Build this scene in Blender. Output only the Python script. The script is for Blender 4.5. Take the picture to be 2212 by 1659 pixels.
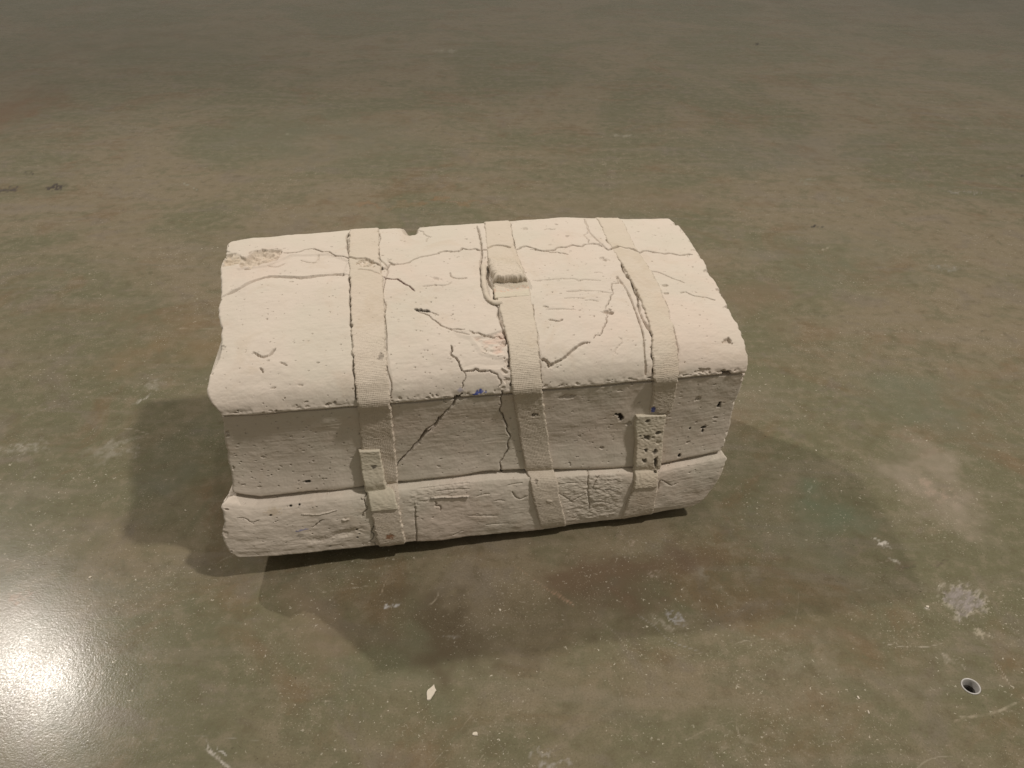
import bpy, bmesh, math, random
import numpy as np
from mathutils import Matrix, Vector

for o in list(bpy.data.objects):
    bpy.data.objects.remove(o)
SC = bpy.context.scene
COL = SC.collection
rng = np.random.default_rng(7)
random.seed(7)

# ------------------------------------------------------------------ camera
PITCH, ROLL, CAM_H = math.radians(35.0), math.radians(0.867), 0.8712
W_REF, H_REF, F_PX = 2212.0, 1659.0, 1726.0      # measuring scale used for the photo notes below
_c, _s = math.cos(PITCH), math.sin(PITCH)
_fw = np.array([0, _c, -_s]); _r0 = np.array([1.0, 0, 0]); _u0 = np.array([0, _s, _c])
_rt = math.cos(ROLL) * _r0 + math.sin(ROLL) * _u0
_up = -math.sin(ROLL) * _r0 + math.cos(ROLL) * _u0
CAM_O = np.array([0.0, 0.0, CAM_H])
cd = bpy.data.cameras.new('camera'); cam = bpy.data.objects.new('camera', cd); COL.objects.link(cam)
cam.matrix_world = Matrix(((_rt[0], _up[0], -_fw[0], 0), (_rt[1], _up[1], -_fw[1], 0),
                           (_rt[2], _up[2], -_fw[2], CAM_H), (0, 0, 0, 1)))
cd.sensor_width = 36.0; cd.lens = 36.0 * F_PX / W_REF
cd.clip_start = 0.02; cd.clip_end = 100
SC.camera = cam

# ------------------------------------------------------------------ light: dim room, three gallery spots
SC.view_settings.view_transform = 'Standard'; SC.view_settings.look = 'None'
SC.view_settings.exposure = 0.0; SC.view_settings.gamma = 1.0
wd = bpy.data.worlds.new('World'); SC.world = wd; wd.use_nodes = True
bg = wd.node_tree.nodes['Background']
bg.inputs[0].default_value = (1.0, 0.91, 0.74, 1); bg.inputs[1].default_value = 0.30


def spot(name, loc, target, watts, col, size, radius, blend=0.6):
    ld = bpy.data.lights.new(name, 'SPOT'); o = bpy.data.objects.new(name, ld); COL.objects.link(o)
    ld.energy = watts; ld.color = col; ld.spot_size = math.radians(size); ld.spot_blend = blend
    ld.shadow_soft_size = radius
    o.location = loc
    o.rotation_euler = (Vector(target) - Vector(loc)).to_track_quat('-Z', 'Y').to_euler()
    return o


WARM = (1.0, 0.92, 0.84)
spot('spot_right', (2.95, 0.36, 5.2), (-0.2, 2.5, 0.0), 950, WARM, 92, 0.14, 1.0)
spot('spot_back', (-4.45, 4.5, 5.62), (-0.5, 1.0, 0.0), 1150, WARM, 38, 0.10, 1.0)
spot('spot_above', (0.5, 1.6, 5.0), (0.0, 2.6, 0.0), 100, WARM, 100, 0.07, 1.0)


# ------------------------------------------------------------------ small helpers
def tag(o, label=None, cat=None, group=None, kind=None):
    if label: o['label'] = label
    if cat: o['category'] = cat
    if group: o['group'] = group
    if kind: o['kind'] = kind
    return o


def mesh_np(name, V, F, mat, parent=None, smooth=True, attrs=None, uv=None):
    """V (n,3) array, F list/array of quads or tris (k,4)/(k,3) arrays."""
    me = bpy.data.meshes.new(name)
    Fs = F if isinstance(F, list) else [F]
    nl = sum(f.size for f in Fs); nf = sum(len(f) for f in Fs)
    me.vertices.add(len(V)); me.vertices.foreach_set('co', np.ascontiguousarray(V, dtype=np.float32).ravel())
    me.loops.add(nl); me.polygons.add(nf)
    li = np.concatenate([f.ravel() for f in Fs]).astype(np.int32)
    me.loops.foreach_set('vertex_index', li)
    tot = np.concatenate([np.full(len(f), f.shape[1], dtype=np.int32) for f in Fs])
    st = np.concatenate([[0], np.cumsum(tot)[:-1]]).astype(np.int32)
    me.polygons.foreach_set('loop_start', st)
    me.update(calc_edges=True)
    me.validate()
    me.polygons.foreach_set('use_smooth', np.full(len(me.polygons), smooth, dtype=bool))
    for k, a in (attrs or {}).items():
        at = me.attributes.new(k, 'FLOAT', 'POINT'); at.data.foreach_set('value', np.ascontiguousarray(a, dtype=np.float32))
    if uv is not None:
        at = me.attributes.new('band_uv', 'FLOAT_VECTOR', 'POINT')
        at.data.foreach_set('vector', np.ascontiguousarray(np.c_[uv, np.zeros(len(uv))], dtype=np.float32).ravel())
    me.materials.append(mat)
    o = bpy.data.objects.new(name, me); COL.objects.link(o)
    if parent: o.parent = parent
    return o


def sstep(a, b, x):
    t = np.clip((x - a) / (b - a), 0, 1)
    return t * t * (3 - 2 * t)


class Noise:
    def __init__(self, seed):
        self.t = np.random.default_rng(seed).random((256, 256)).astype(np.float32) * 2 - 1

    def __call__(self, x, y):
        xi = np.floor(x).astype(np.int64); yi = np.floor(y).astype(np.int64)
        fx = (x - xi).astype(np.float32); fy = (y - yi).astype(np.float32)
        fx = fx * fx * (3 - 2 * fx); fy = fy * fy * (3 - 2 * fy)
        t = self.t; a = xi & 255; b = (xi + 1) & 255; c = yi & 255; d = (yi + 1) & 255
        return (t[a, c] * (1 - fx) + t[b, c] * fx) * (1 - fy) + (t[a, d] * (1 - fx) + t[b, d] * fx) * fy


def fbm(x, y, seed, octv=4, gain=0.5):
    s = 0; a = 1.0
    for k in range(octv):
        s = s + a * Noise(seed + k)(x * 2 ** k + 17.3 * k, y * 2 ** k + 9.1 * k); a *= gain
    return s


# ------------------------------------------------------------------ node helpers
def new_mat(name):
    m = bpy.data.materials.new(name); m.use_nodes = True
    nt = m.node_tree; return m, nt, nt.nodes['Principled BSDF']


class NB:
    def __init__(self, nt): self.nt = nt; self.n = nt.nodes; self.l = nt.links

    def node(self, typ, **kw):
        n = self.n.new(typ)
        for k, v in kw.items(): setattr(n, k, v)
        return n

    def inp(self, sock, v):
        if hasattr(v, 'links'): self.l.new(v, sock)
        else: sock.default_value = v

    def math(self, op, a, b=0.0, c=None, clamp=False):
        n = self.node('ShaderNodeMath', operation=op, use_clamp=clamp)
        self.inp(n.inputs[0], a); self.inp(n.inputs[1], b)
        if c is not None: self.inp(n.inputs[2], c)
        return n.outputs[0]

    def vmath(self, op, a, b=(0, 0, 0)):
        n = self.node('ShaderNodeVectorMath', operation=op)
        self.inp(n.inputs[0], a); self.inp(n.inputs[1], b)
        return n.outputs['Value' if op in ('LENGTH', 'DOT_PRODUCT', 'DISTANCE') else 'Vector']

    def noise(self, vec, scale, detail=4, rough=0.55, dist=0.0, out='Fac'):
        n = self.node('ShaderNodeTexNoise')
        self.inp(n.inputs['Vector'], vec)
        n.inputs['Scale'].default_value = scale; n.inputs['Detail'].default_value = detail
        n.inputs['Roughness'].default_value = rough; n.inputs['Distortion'].default_value = dist
        return n.outputs[out]

    def rng(self, v, a, b, c=0.0, d=1.0, smooth=True):
        n = self.node('ShaderNodeMapRange', interpolation_type='SMOOTHSTEP' if smooth else 'LINEAR')
        self.inp(n.inputs[0], v)
        for i, x in enumerate((a, b, c, d)): self.inp(n.inputs[i + 1], x)
        return n.outputs[0]

    def mix(self, f, a, b, blend='MIX'):
        n = self.node('ShaderNodeMix', data_type='RGBA', blend_type=blend)
        self.inp(n.inputs[0], f); self.inp(n.inputs[6], a); self.inp(n.inputs[7], b)
        return n.outputs[2]

    def mapping(self, vec, scale=(1, 1, 1), rot=(0, 0, 0), loc=(0, 0, 0)):
        n = self.node('ShaderNodeMapping')
        self.inp(n.inputs[0], vec); n.inputs[1].default_value = loc; n.inputs[2].default_value = rot; n.inputs[3].default_value = scale
        return n.outputs[0]

    def attr(self, name, out='Fac'):
        n = self.node('ShaderNodeAttribute', attribute_name=name); return n.outputs[out]

    def bump(self, h, strength, dist, normal=None):
        n = self.node('ShaderNodeBump'); self.inp(n.inputs['Height'], h)
        n.inputs['Strength'].default_value = strength; n.inputs['Distance'].default_value = dist
        if normal is not None: self.l.new(normal, n.inputs['Normal'])
        return n.outputs[0]


def rgb(r, g, b): return (r, g, b, 1.0)


# ------------------------------------------------------------------ materials
def plaster_material(name, base, alt, band=False):
    m, nt, b = new_mat(name); g = NB(nt)
    tc = g.node('ShaderNodeTexCoord').outputs['Object']
    n1 = g.noise(tc, 9, 4, 0.6); n2 = g.noise(tc, 45, 3, 0.6)
    col = g.mix(g.rng(n1, 0.38, 0.66), rgb(*base), rgb(*alt))
    col = g.mix(g.rng(n2, 0.5, 0.8, 0, 0.25), col, rgb(base[0] * .86, base[1] * .84, base[2] * .80))
    n3 = g.noise(g.vmath('ADD', tc, (4, 2, 1)), 17, 5, .68, .8); n4 = g.noise(g.vmath('ADD', tc, (9, 5, 3)), 6, 4, .6, .5)
    col = g.mix(g.rng(n3, .52, .68, 0, .30), col, rgb(base[0] * .86, base[1] * .80, base[2] * .72))
    col = g.mix(g.rng(n4, .50, .66, 0, .40), col, rgb(base[0] * 1.02, base[1] * .95, base[2] * .93))
    # small brown grime specks
    vo = g.node('ShaderNodeTexVoronoi'); g.inp(vo.inputs['Vector'], tc); vo.inputs['Scale'].default_value = 150
    cell = g.node('ShaderNodeTexWhiteNoise'); g.inp(cell.inputs['Vector'], vo.outputs['Position'])
    sp = g.math('MULTIPLY', g.rng(vo.outputs['Distance'], 0.0, 0.22, 1, 0), g.math('GREATER_THAN', cell.outputs['Value'], 0.93))
    col = g.mix(g.math('MULTIPLY', sp, 0.55), col, rgb(0.14, 0.10, 0.07))
    for k, c in (('blue', (0.03, 0.06, 0.30)), ('rust', (0.20, 0.075, 0.022)), ('pink', (0.52, 0.30, 0.225)),
                 ('red', (0.13, 0.03, 0.022)), ('dark', (0.035, 0.028, 0.022)), ('tan', (0.47, 0.385, 0.28))):
        col = g.mix(g.attr(k), col, rgb(*c))
    g.l.new(col, b.inputs['Base Color'])
    b.inputs['Roughness'].default_value = 0.85
    b.inputs['Specular IOR Level'].default_value = 0.25
    fine = g.noise(tc, 420, 4, 0.6)
    strk = g.noise(g.mapping(tc, (14, 260, 260)), 1.0, 3, 0.6)
    h = g.math('ADD', g.math('MULTIPLY', fine, 0.5), g.math('MULTIPLY', strk, 0.6))
    nrm = g.bump(h, 0.22, 0.0010)
    if band:
        uv = g.attr('band_uv', 'Vector')
        sx = g.node('ShaderNodeSeparateXYZ'); g.inp(sx.inputs[0], uv)
        wob = g.noise(tc, 60, 2, 0.5)
        fx = g.math('SINE', g.math('ADD', g.math('MULTIPLY', sx.outputs[0], 2 * math.pi / 0.0021), g.math('MULTIPLY', wob, 9.0)))
        fy = g.math('SINE', g.math('ADD', g.math('MULTIPLY', sx.outputs[1], 2 * math.pi / 0.0023), g.math('MULTIPLY', wob, 3.0)))
        wv = g.math('ADD', g.math('MULTIPLY', fx, 0.5), g.math('MULTIPLY', fy, 0.6))
        wv = g.math('MULTIPLY', wv, g.attr('weave'))
        wv = g.math('MULTIPLY', wv, g.rng(g.noise(tc, 120, 2), 0.3, 0.6, 0.35, 1.0))
        nrm = g.bump(wv, 0.42, 0.0010, nrm)
    g.l.new(nrm, b.inputs['Normal'])
    return m


M_PLASTER = plaster_material('cast_plaster', (0.545, 0.485, 0.422), (0.52, 0.477, 0.408))
M_STRAP = plaster_material('strap_plaster', (0.505, 0.45, 0.372), (0.52, 0.458, 0.385), band=True)
M_TAB = plaster_material('tab_plaster', (0.53, 0.475, 0.39), (0.51, 0.47, 0.38), band=True)

# ------------------------------------------------------------------ photo notes -> surface coordinates
CROPS = {0: (0, 0, 1.0), 1: (406.6, 433.7, .2451), 2: (881.0, 433.7, .2451), 3: (1152.1, 433.7, .2451),
         4: (406.6, 840.3, .2451), 5: (881.0, 840.3, .2451), 6: (1152.1, 840.3, .2451),
         11: (0, 0, .5), 12: (1106, 0, .5), 13: (0, 829.5, .5), 14: (1106, 829.5, .5)}


def disp(pts, crop=0):
    ox, oy, k = CROPS[crop]
    return np.array([(ox + x * k, oy + y * k) for x, y in pts], float)


def project(P):
    d = P - CAM_O; z = d @ _fw
    return np.stack([W_REF / 2 + F_PX * (d @ _rt) / z, H_REF / 2 - F_PX * (d @ _up) / z], -1)


def FL(pts, crop=0, z=0.0):
    """floor points (world x, y) seen at the noted pixels"""
    out = []
    for px, py in disp(pts, crop):
        d = _fw + (px - W_REF / 2) / F_PX * _rt - (py - H_REF / 2) / F_PX * _up
        t = (z - CAM_H) / d[2]; p = CAM_O + t * d
        out.append((float(p[0]), float(p[1])))
    return out


# ------------------------------------------------------------------ the suitcase: one wrap-round surface (u along, v round the profile)
LEN = 0.70
YAW = math.radians(9.945)
TR_X, TR_Y = -0.0545, 1.0193
_cy, _sy = math.cos(YAW), math.sin(YAW)
R_T = np.array([[_cy, -_sy, 0], [_sy, _cy, 0], [0, 0, 1.0]])


def to_world(P): return P @ R_T.T + np.array([TR_X, TR_Y, 0])


# profile keys (y, z) ; section ends: lid 0..13, body 14..19, base 20..
KEY = [(.160, .216), (.166, .28), (.166, .325), (.160, .349), (.145, .3585), (.08, .3515), (0, .338), (-.07, .320), (-.12, .3035),
       (-.147, .2885), (-.1615, .2745), (-.1685, .2600), (-.1684, .2570), (-.1668, .2545),
       (-.1662, .2510), (-.1624, .21), (-.1622, .165), (-.1663, .135), (-.1682, .1215), (-.160, .1192),
       (-.160, .1168), (-.1712, .1152), (-.1775, .1115), (-.1818, .085), (-.1835, .05), (-.1825, .020), (-.174, .0075), (-.13, .004), (-.06, .001),
       (0, 0), (.05, .001), (.12, .004), (.155, .025), (.164, .07), (.166, .114)]
RUNS = [(0, 11), (11, 13), (13, 14), (14, 19), (19, 20), (20, 34)]
# height offsets along the length for the lip, the crease and the front bottom edge (u, dz)
U_ST = [0, .05, .25, .5, .75, .86, 1.0]
DZ_TOP = [-.010, -.005, .0, .0, .0, -.005, -.013]
DZ_LIP = [.003, .001, .0, .0, .0, .0, .0]
DZ_CRS = [.010, -.003, -.001, .002, -.013, -.018, -.003]
DZ_BOT = [.032, .027, .018, .010, .003, .005, .011]
DY_BOT = [-.023, -.021, -.015, -.009, -.002, .0, .0]


def cr(p, n):
    """Catmull-Rom through rows of p with n samples per span"""
    p = np.array(p, float); q = np.vstack([2 * p[0] - p[1], p, 2 * p[-1] - p[-2]]); out = []
    for i in range(len(p) - 1):
        t = np.linspace(0, 1, n, endpoint=False)[:, None]
        a, b, c, d = q[i:i + 4]
        out.append(.5 * (2 * b + (c - a) * t + (2 * a - 5 * b + 4 * c - d) * t ** 2 + (3 * b - a - 3 * c + d) * t ** 3))
    return np.vstack(out + [p[-1:]])


def profile_table():
    pts = []; keyidx = []; ks = []
    for a, b in RUNS:
        seg = cr(KEY[a:b + 1], 40) if b - a > 1 else np.array([KEY[a], KEY[b]])
        kk = np.linspace(a, b, len(seg))
        if pts: seg = seg[1:]; kk = kk[1:]
        pts.append(seg); ks.append(kk)
    pts = np.vstack(pts); ks = np.concatenate(ks)
    s = np.concatenate([[0], np.cumsum(np.hypot(*np.diff(pts, axis=0).T))])
    return pts, ks, s


PT, KS, ARC = profile_table()
ARC_AT = lambda k: float(np.interp(k, KS, ARC))
A_LID, A_BODY, A_CRS, A_BASE, A_END = ARC_AT(13), ARC_AT(14), ARC_AT(19), ARC_AT(20), ARC[-1]
A_VIS0, A_VIS1 = ARC_AT(2), ARC_AT(27)
STEP = 0.00078


def samples(a, b):
    fine_a, fine_b = max(a, A_VIS0), min(b, A_VIS1); out = []
    if a < fine_a: out.append(np.linspace(a, fine_a, max(2, int((fine_a - a) / .004)), endpoint=False))
    out.append(np.linspace(fine_a, fine_b, max(3, int((fine_b - fine_a) / STEP)), endpoint=b > fine_b + 1e-9 and False or True))
    if b > fine_b + 1e-9: out.append(np.linspace(fine_b, b, max(3, int((b - fine_b) / .004)))[1:])
    return np.concatenate(out)


SV_SEC = [samples(0, A_LID), samples(A_BODY, A_CRS), samples(A_BASE, A_END)]
SV = np.concatenate(SV_SEC); SEC_N = [len(a) for a in SV_SEC]; SEC_O = np.cumsum([0] + SEC_N)
NU = int(LEN / STEP)
U = np.linspace(0, 1, NU)
# ends of the box as seen along the profile: (arc key index, x)
XL = [(0, -.352), (2, -.354), (3.3, -.350), (4, -.356), (5, -.358), (6, -.355), (7, -.345), (7.6, -.348), (8.2, -.358), (9, -.3595), (9.8, -.354), (11, -.3445), (13, -.344), (14, -.345),
      (16, -.351), (18, -.353), (19, -.353), (20, -.357), (21, -.359), (22, -.366), (24, -.371), (25, -.367), (26, -.352), (28, -.33), (30, -.33), (34, -.35)]
XR = [(0, .338), (2, .338), (3.3, .336), (4, .343), (5, .351), (6, .353), (7, .355), (9, .3585), (11, .3555), (13, .353), (14, .354), (16, .350), (18, .343), (19, .340),
      (20, .344), (22, .347), (23, .344), (24, .334), (25, .318), (26, .298), (28, .27), (30, .27), (34, .33)]


def master(uu, ss):
    """undisplaced surface for 1-D arrays u (n) and s (m) -> (n, m, 3)"""
    y = np.interp(ss, ARC, PT[:, 0]); z = np.interp(ss, ARC, PT[:, 1]); k = np.interp(ss, ARC, KS)
    w_top = np.interp(k, [0, 2, 4, 8, 11], [0, 1, 1, .5, 0]); w_lip = np.interp(k, [6, 11, 14, 17], [0, 1, 1, 0])
    w_crs = np.interp(k, [14, 18, 22, 25], [0, 1, 1, 0]) ; w_bot = np.interp(k, [22, 25, 27, 29], [0, 1, 1, 0])
    f = lambda d: np.interp(uu, U_ST, d)
    Z = z[None] + f(DZ_TOP)[:, None] * w_top + f(DZ_LIP)[:, None] * w_lip + f(DZ_CRS)[:, None] * w_crs + f(DZ_BOT)[:, None] * w_bot
    xl = np.interp(k, *zip(*XL)); xr = np.interp(k, *zip(*XR))
    X = xl[None] * (1 - uu[:, None]) + xr[None] * uu[:, None]
    Yy = y[None] + np.interp(uu, [0, .27, .36, 1], [.003, .002, 0, 0])[:, None] * np.interp(k, [13.2, 14, 15, 17.5], [0, 1, 1, 0]) + f(DY_BOT)[:, None] * np.interp(k, [21, 24, 25.5, 27, 29], [0, .7, 1, 1, 0])
    return np.stack([X, Yy, Z], -1)


P0 = master(U, SV)


def normals(P):
    du = np.gradient(P, axis=0); dv = np.gradient(P, axis=1)
    n = np.cross(dv, du); return n / (np.linalg.norm(n, axis=-1, keepdims=True) + 1e-12)


N0 = np.concatenate([normals(P0[:, SEC_O[i]:SEC_O[i + 1]]) for i in range(3)], 1)
if N0[NU // 2, SEC_O[1] // 2, 2] < 0: N0 = -N0
PXY = project(to_world(P0.reshape(-1, 3))).reshape(NU, -1, 2).astype(np.float32)
_view = (to_world(P0.reshape(-1, 3)) - CAM_O).reshape(P0.shape)
FACING = (np.einsum('ijk,ijk->ij', N0 @ R_T.T, _view) < 0) & (SV[None] > A_VIS0) & (SV[None] < A_VIS1)
_fi = np.argwhere(FACING); _fp = PXY[FACING]
XM = P0[..., 0]                                   # metric along the length
SM = np.broadcast_to(SV[None], XM.shape)          # metric round the profile


def SU(pts, crop=0):
    """surface coordinates (x, s) seen at the noted pixels"""
    out = []
    for px, py in disp(pts, crop):
        i = np.argmin((_fp[:, 0] - px) ** 2 + (_fp[:, 1] - py) ** 2); a, b = _fi[i]
        out.append((float(XM[a, b]), float(SV[b])))
    return out


# ------------------------------------------------------------------ relief of the cast
D = np.zeros(XM.shape, np.float32)
ATT = {k: np.zeros(XM.shape, np.float32) for k in ('blue', 'rust', 'pink', 'red', 'dark', 'tan')}
X32, S32 = XM.astype(np.float32), SM.astype(np.float32)
D += 0.0016 * fbm(X32 / .07, S32 / .07, 1, 3)
D += 0.0002 * fbm(X32 / .009, S32 / .006, 11, 3)
strokes = fbm(X32 / .035, S32 / .0026, 21, 2)
on_front = sstep(A_BODY - .004, A_BODY + .01, S32)
D += strokes * (0.00005 + 0.00006 * on_front)
D += 0.00008 * fbm(X32 / .0022, S32 / .0022, 31, 2)
on_base = sstep(A_BASE - .002, A_BASE + .01, S32)
D += on_base * (0.00035 * fbm(X32 / .013, S32 / .011, 41, 3))


def window(xa, xb, sa, sb):
    i0 = max(0, int((xa + .36) / .72 * NU) - 18); i1 = min(NU, int((xb + .36) / .72 * NU) + 18)
    j0, j1 = np.searchsorted(SV, sa), np.searchsorted(SV, sb)
    return slice(i0, i1), slice(max(0, j0 - 1), min(len(SV), j1 + 1))


def rough_line(P, amp, seed, n=2):
    r = np.random.default_rng(seed); P = [np.array(p) for p in P]
    for _ in range(n):
        Q = [P[0]]
        for a, b in zip(P[:-1], P[1:]):
            d = b - a; L = np.hypot(*d); m = (a + b) / 2 + np.array([-d[1], d[0]]) * r.normal() * amp * min(1, L / .02)
            Q += [m, b]
        P = Q
    return P


def line_dist(P, W):
    xs, ss = X32[W], S32[W]; best = np.full(xs.shape, 9., np.float32); tt = np.zeros(xs.shape, np.float32); sd = np.zeros(xs.shape, np.float32)
    L = 0; tot = sum(np.hypot(*(b - a)) for a, b in zip(P[:-1], P[1:])) + 1e-9
    for a, b in zip(P[:-1], P[1:]):
        d = b - a; l2 = d @ d + 1e-12; l = math.sqrt(l2)
        t = np.clip(((xs - a[0]) * d[0] + (ss - a[1]) * d[1]) / l2, 0, 1)
        ex, ey = xs - a[0] - t * d[0], ss - a[1] - t * d[1]
        e = np.sqrt(ex ** 2 + ey ** 2); mk = e < best
        best = np.where(mk, e, best); tt = np.where(mk, (L + t * l) / tot, tt)
        sd = np.where(mk, np.sign(d[0] * ey - d[1] * ex), sd); L += l
    return best, tt, sd


def crack(pts, width, depth, amp=.18, seed=0, taper=True, soft=False, step=0.0, n=2, vary=.55, attr=None):
    """a groove along the line; width/depth in metres; step lifts one side"""
    if soft and len(pts) > 2: pts = [tuple(p) for p in cr(pts, 4)]; n = 1
    P = rough_line(pts, amp * (1.0 if soft else 1.5), seed, n); A = np.array(P); pad = max(.02 if step else 0, width * 3)
    W = window(A[:, 0].min() - pad, A[:, 0].max() + pad, A[:, 1].min() - pad, A[:, 1].max() + pad)
    d, t, sd = line_dist(P, W)
    width = max(width * (.85 if soft else .62), .0008)
    w = width * (1 + vary * Noise(seed + 90)(t * 40 + seed, t * 0 + .5))
    if taper: w = w * np.clip(np.minimum(t, 1 - t) * 8 + .35, 0, 1)
    w = np.maximum(w, .0004)
    prof = np.clip(1 - d / w, 0, 1)
    prof = prof * prof * (3 - 2 * prof) if soft else np.clip(prof * 1.6, 0, 1)
    D[W] -= 1.2 * depth * prof
    # a chipped, slightly lowered shoulder on either side
    D[W] -= .0004 * np.clip(1 - d / (w * 3), 0, 1) * (1 + Noise(seed + 5)(X32[W] / .004, S32[W] / .004))
    if step:
        D[W] += step * (sd > 0) * np.exp(-(d / .012) ** 2)
    if attr:
        ATT[attr][W] = np.maximum(ATT[attr][W], np.clip(1.4 - d / w, 0, 1))


def pit(x, s, a, b, depth, ang=0., seed=0, attr=None, rough=.35, sharp=True):
    R = max(a, b) * 1.6; W = window(x - R, x + R, s - R, s + R)
    dx, ds = X32[W] - x, S32[W] - s; c, n = math.cos(ang), math.sin(ang)
    p, q = (dx * c + ds * n) / a, (-dx * n + ds * c) / b
    r = np.sqrt(p * p + q * q) + rough * Noise(seed + 40)(X32[W] / .003 + seed, S32[W] / .003)
    m = np.clip((1 - r) * (2.2 if sharp else 1), 0, 1); D[W] -= depth * m * m * (3 - 2 * m)
    if attr: ATT[attr][W] = np.maximum(ATT[attr][W], np.clip((1 - r) * 3, 0, 1))


def area(pts, fn, feather=.003, jag=.002, seed=0):
    A = np.array(pts); W = window(A[:, 0].min() - .01, A[:, 0].max() + .01, A[:, 1].min() - .01, A[:, 1].max() + .01)
    xs, ss = X32[W], S32[W]; inside = np.zeros(xs.shape, bool)
    jx = xs + jag * Noise(seed + 60)(xs / .006, ss / .006); js = ss + jag * Noise(seed + 61)(xs / .006, ss / .006)
    for (x1, y1), (x2, y2) in zip(pts, pts[1:] + pts[:1]):
        c = ((y1 > js) != (y2 > js)); xi = (x2 - x1) * (js - y1) / ((y2 - y1) if abs(y2 - y1) > 1e-9 else 1e-9) + x1
        inside ^= c & (jx < xi)
    P = [np.array(p) for p in pts + pts[:1]]
    d, _, _ = line_dist(P, W)
    m = np.where(inside, np.clip(d / feather, 0, 1), 0).astype(np.float32)
    fn(W, xs, ss, m)


# --- the lid
crack(SU([(840, 455), (960, 450), (1020, 430), (1080, 420), (1140, 430), (1240, 445), (1300, 480), (1420, 505), (1480, 520)], 1), .0017, .006, seed=1, amp=.12)
crack(SU([(1420, 505), (1480, 520), (1560, 518), (1620, 550), (1680, 575), (1760, 588)], 1), .0034, .008, seed=2, amp=.2)
crack(SU([(1690, 572), (1760, 585), (1840, 558), (1950, 545), (2020, 510), (2100, 490), (2212, 470)], 1), .0019, .007, seed=3, amp=.12)
crack(SU([(1760, 535), (1840, 560)], 1), .0022, .004, seed=33)
crack(SU([(250, 475), (320, 445), (400, 450), (480, 420), (560, 435), (640, 440), (720, 430)], 2), .0024, .006, seed=4, amp=.12)
crack(SU([(700, 432), (740, 410), (800, 405), (870, 415), (930, 432)], 2), .0022, .005, seed=5)
crack(SU([(910, 452), (950, 430), (1000, 405), (1080, 408), (1150, 435), (1260, 440), (1320, 415), (1450, 392), (1600, 386), (1690, 382)], 2), .0026, .006, seed=6, amp=.1)
crack(SU([(1080, 430), (1200, 450), (1320, 455), (1410, 480)], 2), .0016, .004, seed=7)
crack(SU([(490, 385), (560, 385), (620, 412), (660, 440), (740, 415), (880, 440), (940, 460), (1100, 458), (1200, 455), (1375, 462), (1400, 466)], 3), .0024, .007, seed=8, amp=.1, taper=False)
crack(SU([(325, 820), (440, 772), (520, 727), (600, 692), (720, 667), (850, 667), (1000, 672), (1150, 657), (1280, 642), (1370, 642)], 1), .0032, .0034, seed=9, amp=.06, soft=True, step=-.0016)
pit(*SU([(1335, 640)], 1)[0], .006, .003, .004, seed=9)


def broken(W, xs, ss, m):
    D[W] -= m * (.0055 + .0036 * fbm(xs / .014, ss / .010, 301, 4, .55))
    ATT['tan'][W] = np.maximum(ATT['tan'][W], .35 * m)


area(SU([(300, 470), (420, 460), (510, 500), (580, 440), (650, 415), (740, 425), (845, 425), (800, 500), (680, 545), (560, 592), (460, 590), (440, 560), (300, 600)], 1), broken, .003, .004)


def lowered(W, xs, ss, m): D[W] -= m * .0016


area(SU([(420, 600), (700, 560), (900, 470), (1240, 460), (1420, 520), (1380, 635), (1000, 660), (720, 655), (520, 715), (330, 800)], 1), lowered, .004, .001)
crack(SU([(990, 515), (1060, 535), (1130, 530), (1150, 470)], 1), .0018, .0015, seed=10, soft=True)
crack(SU([(700, 565), (780, 572), (850, 545)], 1), .002, .0015, seed=12, soft=True)
crack(SU([(1720, 665), (1790, 690), (1880, 715), (1950, 755), (1995, 795)], 1), .0019, .004, seed=13, attr='red', amp=.06)
crack(SU([(60, 955), (130, 968), (195, 972)], 2), .0034, .008, seed=14, attr='dark')
crack(SU([(190, 980), (230, 988), (270, 1003)], 2), .001, .003, seed=15)
crack(SU([(100, 985), (190, 1010), (260, 1070), (340, 1115), (440, 1132), (500, 1136)], 2), .0013, .005, seed=16, amp=.1)
crack(SU([(540, 1150), (620, 1162), (680, 1190), (760, 1200), (840, 1212)], 2), .0018, .005, seed=17)
crack(SU([(340, 1120), (420, 1150), (540, 1182)], 2), .0012, .002, seed=18, soft=True)


def flaked(W, xs, ss, m):
    D[W] -= m * (.0022 + .0008 * fbm(xs / .006, ss / .004, 311, 3)); ATT['pink'][W] = np.maximum(ATT['pink'][W], m * np.clip(.12 + .3 * fbm(xs / .012, ss / .006, 315, 2), 0, 1))


area(SU([(560, 1200), (700, 1180), (850, 1130), (905, 1200), (880, 1290), (870, 1355), (780, 1370), (660, 1330)], 2), flaked, .004, .002)


def dentd(W, xs, ss, m): D[W] -= m * .0016


area(SU([(380, 1150), (560, 1200), (660, 1330), (860, 1370), (900, 1480), (720, 1490), (600, 1475), (490, 1500), (430, 1390)], 2), dentd, .006, .002)
crack(SU([(380, 1275), (395, 1320), (380, 1355), (430, 1390), (460, 1450), (490, 1505)], 2), .0019, .006, seed=19)
crack(SU([(490, 1505), (540, 1500), (600, 1480), (660, 1500), (720, 1495)], 2), .0019, .006, seed=20)
crack(SU([(720, 1495), (790, 1530), (820, 1580), (800, 1640)], 2), .0015, .003, seed=21)
crack(SU([(490, 1505), (485, 1600), (478, 1655)], 2), .0011, .0025, seed=22)
for k, (x, y) in enumerate([(880, 1190), (905, 1330), (880, 1425), (900, 1460), (845, 1255), (870, 1580), (840, 1500)]):
    pit(*SU([(x, y)], 2)[0], .006, .004, .0035, ang=.6 * k, seed=50 + k)
crack(SU([(1840, 680), (1810, 790), (1790, 860), (1745, 950)], 2), .0012, .003, seed=23)
pit(*SU([(1770, 975)], 2)[0], .0085, .005, .006, seed=24, attr=None)
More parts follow.
